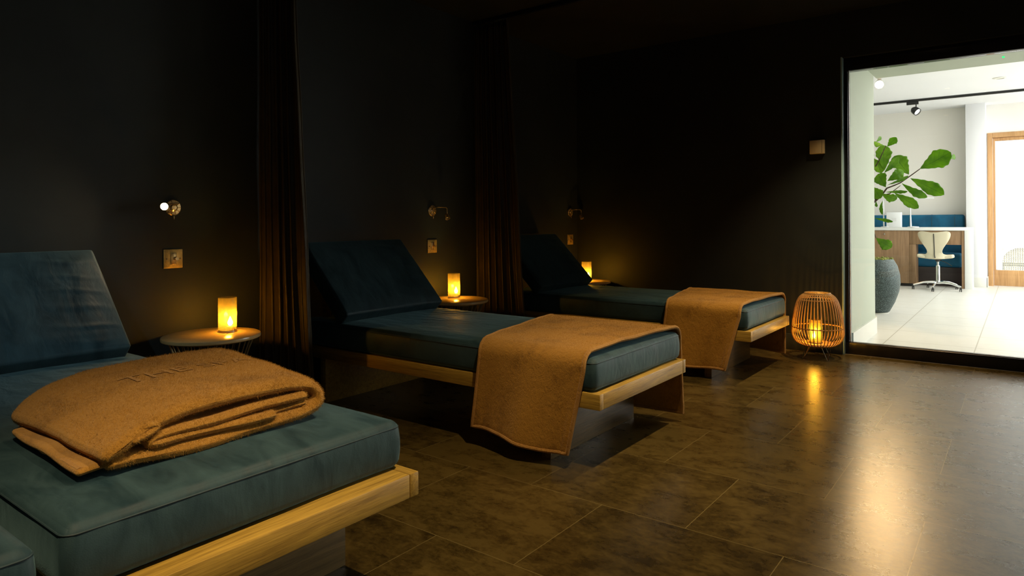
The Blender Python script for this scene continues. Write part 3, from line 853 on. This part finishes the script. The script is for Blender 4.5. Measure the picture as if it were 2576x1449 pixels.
# ------------------------------------------------------------------ brass reading lights and dimmer plates on the head wall
def sconce(Y, lit, label):
    t = empty('reading_light', (XW, Y, 1.074), label, 'wall light', 'brass reading lights above the side tables')
    bm = bmesh.new(); mx = orient((0, 0, 0), (1, 0, 0))
    bm_lathe(bm, [(0, 0), (.038, 0), (.040, .003), (.040, .007), (.036, .010), (.020, .012), (.012, .018), (0, .019)], 20, mx)
    pl = from_bm('backplate', bm, 'brass', t, 20)
    for k in range(10):
        a = 2*PI*k/10; tube('flute', [(.0125, .016*math.cos(a), .016*math.sin(a)), (.0115, .036*math.cos(a), .036*math.sin(a))], .0012, 'brass', pl, 4)
    tube('toggle_switch', [(.018, -.012, -.022), (.045, -.045, -.026), (.052, -.050, -.026)], .0035, 'brass', t, 8)
    tube('finial', [(.012, 0, -.036), (.015, 0, -.048), (.016, 0, -.060)], [.004, .005, .001], 'brass', t, 8)
    if lit:
        arm = [(.015, 0, .012), (.055, 0, .020), (.085, -.02, .020), (.105, -.070, .012)]
        hc = Vector((.108, -.085, .004)); hd = Vector((.72, -.62, -.1)).normalized()
    else:
        arm = [(.015, 0, .018), (.060, 0, .024), (.072, .030, .024), (.073, .070, .022), (.074, .078, .014), (.074, .080, -.025)]
        hc = Vector((.074, .080, -.040)); hd = Vector((.55, -.25, -.8)).normalized()
    tube('arm', arm, .0042, 'brass', t, 8)
    bm = bmesh.new()
    bm_lathe(bm, [(0, -.022), (.010, -.021), (.015, -.014), (.017, 0), (.018, .022), (.0165, .022), (.015, .004), (0, .004)], 20, orient(hc, hd))
    hd_o = from_bm('lamp_head', bm, 'brass', t)
    bm = bmesh.new(); bm_lathe(bm, [(0, .017), (.009, .0165), (.0145, .014), (.0145, .010), (0, .010)], 20, orient(hc, hd))
    from_bm('lens', bm, 'flame_lamp' if lit else 'steel', hd_o)
    if lit:
        P = Vector((XW, Y, 1.074))+hc+hd*.03
        spot('reading_lamp', P, P+hd, 3.0, (1, .72, .42), 165, .5, .01)
SY = [1.634, 3.462, 5.290]
sconce(SY[0], True, 'switched-on brass reading light shining above the nearest side table')
sconce(SY[1], False, 'unlit brass reading light with round fluted plate between the two curtains')
sconce(SY[2], False, 'unlit brass reading light beyond the second curtain, near the room corner')
def plate(Y, label):
    t = empty('dimmer_switch', (XW, Y, .822), label, 'light switch', 'brass dimmer plates under the reading lights')
    bm = bmesh.new(); bm_box(bm, 0, .006, -.047, .047, -.047, .047, .003, 3); bm_box(bm, .006, .0075, -.041, .041, -.041, .041, .0006)
    from_bm('plate', bm, 'switch', t)
    box('dimmer_insert', .0075, .011, -.014, .014, -.029, .029, 'brass', t, .0015)
    bm = bmesh.new(); bm_lathe(bm, [(0, 0), (.009, 0), (.0095, .010), (.008, .013), (0, .013)], 24, orient((.011, .010, 0), (1, 0, 0)))
    from_bm('knob', bm, 'brass', t)
    for y in (-.033, .033):
        bm = bmesh.new(); bm_lathe(bm, [(0, 0), (.0045, 0), (.004, .002), (0, .0025)], 12, orient((.0075, y, 0), (1, 0, 0)))
        from_bm('screw', bm, 'brass_dark', t)
plate(SY[0], 'square brass dimmer plate below the glowing reading light')
plate(SY[1], 'square brass dimmer plate on the wall between the two curtains')
plate(SY[2], 'square brass dimmer plate beside the farthest backrest, near the corner')

# wall sensor beside the window
ts = empty('wall_thermostat', (-1.229, YWALL, 1.538), 'square beige sensor box on the dark wall left of the window', 'thermostat')
box('housing', -.052, .052, -.028, 0, -.051, .051, 'thermo', ts, .003)
box('cover_plate', -.050, .031, -.031, -.0281, -.049, .049, 'thermo', ts, .0015)
box('side_slot', .0335, .0350, -.0288, -.0279, -.046, .046, 'brass_dark', ts, 0)

# ------------------------------------------------------------------ rattan lantern
ln = empty('rattan_lantern', (-1.185, 5.185, 0), 'round bent-cane lantern on thin wire legs in front of the window edge', 'lantern')
prof = [(.070, .085), (.125, .096), (.168, .122), (.190, .165), (.193, .205), (.186, .27), (.172, .34), (.158, .39), (.140, .428), (.118, .450), (.096, .462)]
def smooth_prof(p, n=26):
    out_ = []
    for k in range(n+1):
        s = k/n*(len(p)-1); i = min(len(p)-2, int(s)); f = s-i
        p0, p1, p2, p3 = p[max(i-1, 0)], p[i], p[i+1], p[min(i+2, len(p)-1)]
        out_.append(tuple(.5*((2*p1[q])+(-p0[q]+p2[q])*f+(2*p0[q]-5*p1[q]+4*p2[q]-p3[q])*f*f+(-p0[q]+3*p1[q]-3*p2[q]+p3[q])*f**3) for q in (0, 1)))
    return out_
SP = smooth_prof(prof)
for k in range(44):
    a = 2*PI*(k+.5)/44
    tube('cane_rib', [(r*.9*math.cos(a), r*.9*math.sin(a), z) for r, z in SP], .0030, 'cane', ln, 6)
def ring(r, z, th, nm='cane_hoop', mat='cane'):
    tube(nm, [(r*.9*math.cos(2*PI*k/56), r*.9*math.sin(2*PI*k/56), z) for k in range(56)], th, mat, ln, 6, True)
ring(.094, .466, .0055); ring(.102, .458, .004); ring(.139, .421, .004); ring(.186, .222, .0042); ring(.129, .101, .0035); ring(.068, .086, .005)
lathe('base_tray', [(0, .100), (.112, .100), (.114, .103), (.112, .110), (0, .108)], 'waxbase', ln, 40)
for k, a in enumerate((-2.35, -.75, 1.0, 2.6)):
    cx, cy = math.cos(a), math.sin(a); tx, ty = -cy, cx
    tube('wire_leg', [(.085*cx+.028*tx, .085*cy+.028*ty, .090), (.112*cx+.003*tx, .112*cy+.003*ty, .003), (.112*cx-.003*tx, .112*cy-.003*ty, .003), (.085*cx-.028*tx, .085*cy-.028*ty, .090)], .0026, 'chrome', ln, 6)
cd = empty('flame_lamp', (-1.197, 5.175, .1095), 'amber glowing candle cylinder standing inside the rattan lantern', 'lamp', 'amber flame lamps')
lathe('base', [(0, 0), (.045, 0), (.047, .002), (.047, .006), (0, .008)], 'steel', cd, 40)
lathe('glass_shade', [(.0445, .008), (.0445, .166), (.0430, .1665), (.0420, .166), (.0420, .010)], 'amber', cd, 48)
lathe('flame', [(0, .034), (.006, .037), (.010, .044), (.010, .054), (.006, .068), (.003, .080), (0, .090)], 'flame', cd, 16, Matrix.Translation((-.010, -.005, 0)))
lathe('candle_stub', [(0, .0081), (.016, .0081), (.016, .031), (.014, .033), (0, .0325)], 'seatpad', cd, 24, Matrix.Translation((-.010, -.005, 0)))
point('flame_light', (-1.207, 5.170, .1095+.080), 4.2, CAN, .012)

# ceiling downlights over the aisle (the lamps that light the blankets); the last is added to house the cool fill
for i, (x, y) in enumerate(DOWN+[(-.90, -.75)]):
    d = empty('ceiling_downlight', (x, y, ZC), 'small round ceiling downlight over the aisle', 'ceiling light', 'downlights over the aisle')
    lathe('trim_ring', [(.030, 0), (.045, 0), (.045, -.004), (.030, -.006), (.030, 0)], 'black_metal', d, 32)
    lathe('lens', [(0, -.001), (.029, -.001), (.029, -.003), (0, -.003)], 'down_lens', d, 24)

# ------------------------------------------------------------------ reception furniture
dk = empty('reception_desk', (-1.35, 11.40, 0), 'oak veneer desk with white stone top beyond the glass, behind the cream stool', 'desk')
bm = bmesh.new()
bm_box(bm, -.95, .776, 0, .30, .822, .868, .003); bm_box(bm, .684, .776, 0, .30, .001, .822, .003)
from_bm('worktop', bm, 'counter', dk)
cb = box('cabinet', -.95, 0.005, .012, .29, .045, .820, 'deskwood', dk, .002)
bm = bmesh.new(); bm_lathe(bm, [(0, 0), (.010, 0), (.012, .008), (.009, .016), (0, .018)], 20, orient((-.31, .012, .768), (0, -1, 0)))
from_bm('knob', bm, 'chrome', cb)
box('cabinet_return', .007, .092, .014, .29, .045, .618, 'deskwood', dk, .002)
box('apron', .007, .650, .020, .045, .619, .820, 'deskwood', dk, .002)
box('end_panel', .648, .683, .010, .29, .002, .820, 'deskwood', dk, .002)
box('toe_plinth', -.93, .03, .04, .28, .001, .044, 'blackplastic', dk, .001)
# banquette along the far wall
bq = empty('banquette', (-1.4, 11.74, 0), 'blue tufted velvet banquette along the pale wall behind the desk', 'banquette')
def bqf(u, v, w_, p):
    p.y -= .012*abs(math.sin(PI*(p.x+5)/.29))**.5*(1 if v < .5 else 0); return p
soft_box('backrest', -1.7, .70, .24, .385, .42, 1.052, .03, 80, 3, 12, 'bluev', bq, bqf)
for k in range(8): tube('channel_seam', [(-1.45+.29*k, .236, .45), (-1.45+.29*k, .234, 1.02), (-1.45+.29*k, .262, 1.053)], .006, 'piping', bq, 5)
soft_box('seat_cushion', -1.7, .70, -.02, .30, .275, .485, .06, 50, 8, 4, 'bluev', bq)
box('plinth', -1.7, .69, .01, .36, .001, .274, 'darkbase', bq, .002)

# items on the desk
def desk_lamp(x, label):
    t = empty('desk_lamp', (x, 11.46, .868), label, 'desk lamp', 'slim white desk lamps on the reception desk')
    lathe('base', [(0, .0005), (.072, .0005), (.074, .004), (.072, .010), (.02, .014), (0, .016)], 'whiteplastic', t, 32, Matrix.Translation((.03, 0, 0)))
    tube('pole', [(0, 0, .012), (-.004, 0, .2), (-.008, 0, .40), (-.004, 0, .420)], [.012, .008, .007, .007], 'whiteplastic', t, 10)
    box('light_bar', -.008, .30, -.014, .014, .412, .424, 'whiteplastic', t, .004, Matrix.Rotation(math.radians(-1.5), 4, 'Y'))
    return t
desk_lamp(-1.325, 'slim white desk lamp with thin horizontal arm, right of the white box')
desk_lamp(-1.675, 'slim white desk lamp half hidden behind the fig leaves, left of the white box')
wb = empty('white_box', (-1.54, 11.45, .868), 'white upright box with pale square label on the reception desk', 'box')
box('carton', -.095, .095, -.05, .08, .001, .222, 'whiteplastic', wb, .004)
box('label_sticker', -.022, .035, -.0515, -.0500, .085, .140, 'ground', wb, 0)

# saddle stool with butterfly backrest
sc_ = empty('swivel_chair', (-.985, 10.98, 0), 'cream butterfly-backed swivel chair on chrome castor base at the desk', 'chair')
half = [(0, .800), (.05, .803), (.10, .816), (.145, .822), (.175, .815), (.192, .795), (.193, .765), (.180, .720), (.155, .670), (.125, .622), (.100, .580), (.088, .545), (.092, .515), (.115, .500), (.16, .494), (.20, .492), (.222, .480), (.226, .465), (.215, .452), (.18, .444), (.12, .440), (.06, .443), (0, .446)]
def chaikin(p):
    o = [p[0]]
    for a, b_ in zip(p, p[1:]):
        o.append((a[0]*.75+b_[0]*.25, a[1]*.75+b_[1]*.25)); o.append((a[0]*.25+b_[0]*.75, a[1]*.25+b_[1]*.75))
    o.append(p[-1]); return o
hf = chaikin(half)
loop = [(x, z) for x, z in hf]+[(-x, z) for x, z in hf[::-1][1:-1]]
def lean(x, z): return -.035 - .10*max(0, (z-.50)/.32)**1.2 + .10*(x/.22)**2*(1 if z < .53 else .35)
bm = bmesh.new(); fr, bk = [], []
c1 = Vector((0, 0, .62))
rings_f, rings_b = [], []
for s in (1.0, .97, .75, .5, .25):
    rf, rb = [], []
    for x, z in loop:
        cz = .47 if z < .53 else z
        zz = .62+(z-.62)*s if False else z
        X = x*s; dy = .013 if s < 1 else .004
        # shrink toward the vertical centre line; the end rows keep their height
        zc = max(.450, min(.800, z)); Z = z+(zc-z)*(1-s)
        rf.append(bm.verts.new((X, lean(X, Z)+dy, Z))); rb.append(bm.verts.new((X, lean(X, Z)-dy, Z)))
    rings_f.append(rf); rings_b.append(rb)
n = len(loop)
for A, B in zip(rings_f, rings_f[1:]):
    for k in range(n): bm.faces.new((A[k], A[(k+1) % n], B[(k+1) % n], B[k]))
for A, B in zip(rings_b, rings_b[1:]):
    for k in range(n): bm.faces.new((A[(k+1) % n], A[k], B[k], B[(k+1) % n]))
for k in range(n): bm.faces.new((rings_f[0][(k+1) % n], rings_f[0][k], rings_b[0][k], rings_b[0][(k+1) % n]))
m_ = len(hf)
for Rg in (rings_f[-1], rings_b[-1]):     # bridge right half to left half
    for k in range(m_-1):
        a, b_ = Rg[k], Rg[k+1]; c_, d_ = Rg[(n-k-1) % n if k+1 < m_-1 else m_-1], Rg[(n-k) % n]
        try: bm.faces.new([q for i_, q in enumerate((a, b_, c_, d_)) if q not in (a, b_, c_, d_)[:i_]])
        except ValueError: pass
bl = from_bm('backrest', bm, 'seatpad', sc_, 50)
tube('spine_seam', [(0, lean(0, z)-.016, z) for z in [.785-.03*k for k in range(11)]]+[(.008, lean(0, .455)-.016, .450)], .0055, 'blackplastic', bl, 6)
def seatf(u, v, w_, p):
    r = 1-.25*max(0, (v-.5)*2)**2
    p.x *= r; p.z += .03*(abs(p.x)/.22)**2*(1-v*.5); return p
soft_box('seat', -.215, .215, -.02, .36, .430, .478, .022, 14, 12, 2, 'seatpad', sc_, seatf)
lathe('seat_mount', [(0, .395), (.022, .395), (.030, .41), (.045, .428), (0, .430)], 'blackplastic', sc_, 20, Matrix.Translation((.03, .06, 0)))
tube('height_lever', [(.05, .06, .415), (.12, .02, .395), (.20, -.02, .345)], .005, 'blackplastic', sc_, 6)
lathe('gas_column', [(0, .30), (.014, .30), (.014, .396), (0, .396)], 'chrome', sc_, 20, Matrix.Translation((.03, .06, 0)))
lathe('column_sleeve', [(0, .10), (.026, .10), (.026, .335), (.022, .345), (0, .345)], 'chrome', sc_, 24, Matrix.Translation((.03, .06, 0)))
for k in range(5):
    a = -PI/2+2*PI*k/5-.12
    cx, cy = math.cos(a), math.sin(a)
    tube('base_arm', [(.03+cx*r, .06+cy*r, z) for r, z in ((.01, .105), (.07, .112), (.17, .106), (.25, .082), (.298, .066))], [.020, .018, .015, .013, .012], 'chrome', sc_, 8)
    px, py = .03+cx*.298, .06+cy*.298
    bm = bmesh.new()
    for s_ in (-.014, .004): bm_lathe(bm, [(0, 0), (.022, 0), (.024, .003), (.022, .010), (0, .010)], 18, orient((px+s_, py, .0245), (1, 0, 0)))
    bm_tube(bm, [(px, py, .03), (px, py, .064)], .006, 6)
    from_bm('castor', bm, 'blackplastic', sc_)

# fiddle-leaf fig in a speckled pot
PC = Vector((-1.297, 8.065, 0))
pt = empty('plant_pot', PC, 'tall dark speckled round pot partly behind the white return wall', 'plant pot')
lathe('pot_body', [(0, .012), (.150, .012), (.165, .02), (.215, .12), (.252, .23), (.266, .32), (.262, .41), (.240, .50), (.205, .565), (.198, .572), (.190, .566), (.192, .55), (.18, .53)], 'pot', pt, 64)
lathe('saucer', [(0, .002), (.155, .002), (.158, .008), (.150, .012), (0, .012)], 'white_trim', pt, 48)
bm = bmesh.new(); rnd = random.Random(3)
bm_lathe(bm, [(0, .555), (.12, .553), (.185, .540)], 24)
for k in range(160):
    a = rnd.random()*2*PI; r = .19*math.sqrt(rnd.random()); bmesh.ops.create_icosphere(bm, subdivisions=1, radius=.010+.012*rnd.random(), matrix=Matrix.Translation((r*math.cos(a), r*math.sin(a), .562+.012*rnd.random())))
mo = from_bm('moss', bm, 'leafsub', pt); mo['kind'] = 'stuff'

fg = empty('fiddle_leaf_fig', PC+Vector((0, 0, .56)), 'fiddle-leaf fig with large green leaves growing from the speckled pot', 'plant')
O = PC+Vector((0, 0, .56))
def fp(zx, zy, dy=0):                  # image point -> local point near the plant's own plane
    return at(2190+zx/4.391, 330+zy/4.391, 8.03+dy)-O
def stem(nm, pts, r): return tube(nm, pts, r, 'bark', fg, 8)
trunk_top = fp(20, 800)
stem('trunk', [Vector((0, 0, 0)), Vector((-.02, .01, .25)), trunk_top+Vector((-.06, 0, -.1)), trunk_top, fp(60, 765)], [.018, .016, .014, .012, .010])
stem('branch', [fp(60, 765), fp(120, 710), fp(180, 630), fp(260, 600, .03), fp(330, 570, .05), fp(430, 500, .06), fp(500, 450, .06), fp(548, 415, .06)], [.010, .009, .008, .007, .006, .0055, .005, .004])
stem('branch', [fp(120, 710), fp(210, 690, -.04), fp(280, 640, -.05), fp(330, 600, -.05)], [.006, .005, .004, .003])
stem('branch', [fp(60, 765), fp(20, 620), fp(30, 430, .03), fp(90, 330, .03), fp(170, 160, .04)], [.010, .009, .007, .005, .004])
stem('branch', [trunk_top, fp(0, 950, -.05), fp(20, 1060, -.08), fp(60, 1180, -.10)], [.008, .006, .005, .004])
def leaf(base, tip, width, bend=.12, twist=0., fold=.10, seed=0):
    """base, tip local points; an obovate wavy blade"""
    base, tip = Vector(base), Vector(tip); ax = tip-base; L = ax.length; ax.normalize()
    view = (Vector((0, 0, 1))-(O+(base+tip)/2)).normalized()
    side = ax.cross(view).normalized(); nrm = side.cross(ax).normalized()
    q = Matrix.Rotation(twist, 3, ax); side = q @ side; nrm = q @ nrm
    NU, NV = 22, 10; bm = bmesh.new(); uvl = bm.loops.layers.uv.new('UVMap'); G = []; UV = {}
    for i in range(NU+1):
        u = i/NU
        wv = (math.sin(PI*min(1, u**1.35))**.62)*(.55+.45*min(1, u*1.5)) if 0 < u < 1 else 0.0
        wv *= 1-.10*math.exp(-((u-.42)/.10)**2)
        row = []
        for j in range(NV+1):
            v_ = j/NV*2-1
            edge = 1+.06*math.sin(u*34+seed+v_)*abs(v_)
            y = width*.5*wv*v_*edge
            z = bend*L*math.sin(PI*u)*.6 - bend*L*u*u*.5 + fold*abs(y) + .035*width*math.sin(u*26+seed)*abs(v_)**2*(.5+.5*wv)
            p = base+ax*(L*u)+side*y+nrm*z
            vt = bm.verts.new(p); UV[vt] = (u*2.0, v_); row.append(vt)
        G.append(row)
    for i in range(NU):
        for j in range(NV):
            f = bm.faces.new((G[i][j], G[i+1][j], G[i+1][j+1], G[i][j+1]))
            for lp in f.loops: lp[uvl].uv = UV[lp.vert]
    me = bpy.data.meshes.new('leaf'); bm.to_mesh(me); bm.free(); me.materials.append(M['leaf'])
    for p in me.polygons: p.use_smooth = True
    o = bpy.data.objects.new('leaf', me); COL.objects.link(o); o.parent = fg
    md = o.modifiers.new('t', 'SOLIDIFY'); md.thickness = .0012
    return o
K = 7.2/1694.46/4.391
LV = [((545, 415), (888, 235), 205, .05, .06, .1), ((425, 480), (262, 275), 185, .04, .0, .2), ((440, 520), (812, 700), 150, .06, .05, -.2),
      ((345, 575), (622, 740), 105, .03, .1, .5), ((265, 685), (530, 850), 115, 0, .05, -.3), ((120, 690), (292, 755), 120, -.03, .1, .6),
      ((165, 672), (410, 665), 60, -.06, 0, .9), ((185, 550), (365, 435), 120, -.05, .1, .2), ((150, 460), (310, 285), 90, -.02, .1, .5),
      ((150, 440), (140, 150), 165, .04, .08, .1), ((185, 170), (285, 68), 90, .05, 0, .2), ((170, 620), (80, 470), 150, -.04, .1, -.2),
      ((40, 960), (250, 998), 55, -.08, .0, .8), ((60, 1180), (232, 1290), 130, -.10, .1, .2), ((135, 770), (120, 918), 45, .02, .2, .7),
      ((60, 120), (120, 60), 45, .05, .1, .4), ((190, 592), (420, 495), 60, .0, .05, .9), ((880, 300), (935, 275), 60, .08, .0, .3),
      ((30, 620), (110, 740), 130, -.05, .1, .2), ((60, 180), (75, 120), 120, .03, .1, .3), ((40, 300), (120, 460), 120, .08, .1, -.3),
      ((20, 500), (-190, 330), 160, .05, .1, .2), ((20, 560), (-240, 560), 170, -.05, .1, -.3), ((20, 420), (-80, 180), 150, 0, .1, .3),
      ((20, 700), (-180, 800), 150, .05, .1, .4), ((60, 770), (66, 840), 30, 0, .1, .2)]
for i, (b_, tp, wd, dy, bend, tw) in enumerate(LV):
    leaf(fp(*b_, dy), fp(*tp, dy+(.06 if i % 2 else -.06)), wd*K, bend, tw, .12, i*1.7)

# track with spotlights, round downlight, green dots put in for a sign's reflection
tr_ = box('lighting_track', -3.0, 3.2, 10.87, 10.905, 2.628, 2.659, 'black_metal', bev=.002)
tag(tr_, 'long black lighting track on the white reception ceiling', 'lighting track')
s = empty('track_spotlight', (-1.215, 10.888, 2.627), 'black spotlight hanging from the lighting track above the desk', 'spotlight')
box('adapter', -.085, .06, -.016, .016, -.040, 0, 'black_metal', s, .003)
tube('neck', [(.03, 0, -.04), (.03, 0, -.085)], .007, 'black_metal', s, 8)
hc, hd = Vector((.02, -.005, -.125)), Vector((.62, -.35, -.55)).normalized()
bm = bmesh.new(); bm_lathe(bm, [(0, -.055), (.025, -.052), (.045, -.030), (.053, .0), (.053, .045), (.047, .045), (.040, .02), (0, .02)], 28, orient(hc, hd))
hdo = from_bm('lamp_head', bm, 'black_metal', s)
bm = bmesh.new(); bm_lathe(bm, [(0, .034), (.040, .034), (.040, .028), (0, .028)], 24, orient(hc, hd)); from_bm('lens', bm, 'track_lens', hdo)
P1 = Vector((-1.275, 8.48, 2.500))
s = empty('ceiling_spotlight', (-1.275, 8.48, 2.66), 'dazzling lit spotlight just below the bulkhead, top left of the glazing', 'spotlight')
box('ceiling_mount', -.045, .045, -.03, .03, -.02, -.001, 'white_trim', s, .003)
tube('stem', [(0, 0, -.02), (0, 0, -.110)], .02, 'steel', s, 14)
d1 = (Vector((-.6, 2.6, 0))-P1).normalized()
lc = Vector((0, 0, -.155))
bm = bmesh.new(); bm_lathe(bm, [(0, -.055), (.030, -.05), (.045, -.02), (.048, .04), (.043, .04), (.038, .015), (0, .015)], 28, orient(lc, d1))
hdo = from_bm('lamp_head', bm, 'white_trim', s)
bm = bmesh.new(); bm_lathe(bm, [(0, .036), (.038, .034), (.040, .028), (0, .026)], 24, orient(lc, d1)); from_bm('lens', bm, 'spot_lens', hdo)
spot('ceiling_spot_lamp', tuple(P1+d1*.05), (-.6, 2.6, 0), 140, (1, .60, .24), 100, .7, .04)
s = empty('recessed_downlight', (-.216, 9.86, 2.66), 'small round recessed downlight on the white reception ceiling', 'ceiling light')
lathe('trim_ring', [(.045, -.0005), (.070, -.0005), (.070, -.006), (.045, -.010), (.045, -.001)], 'white_trim', s, 32)
lathe('lens', [(0, -.002), (.044, -.002), (.044, -.004), (0, -.004)], 'white_trim', s, 24)
s = empty('green_reflection', (-.118, 6.47, 2.249), 'tiny pair of green dots on the white bulkhead, imitating a reflection in the glass', 'reflection')
for dy in (-.018, .018): lathe('green_dot', [(0, 0), (.008, 0), (.008, -.004), (0, -.005)], 'green_glow', s, 12, Matrix.Translation((0, dy, 0)))
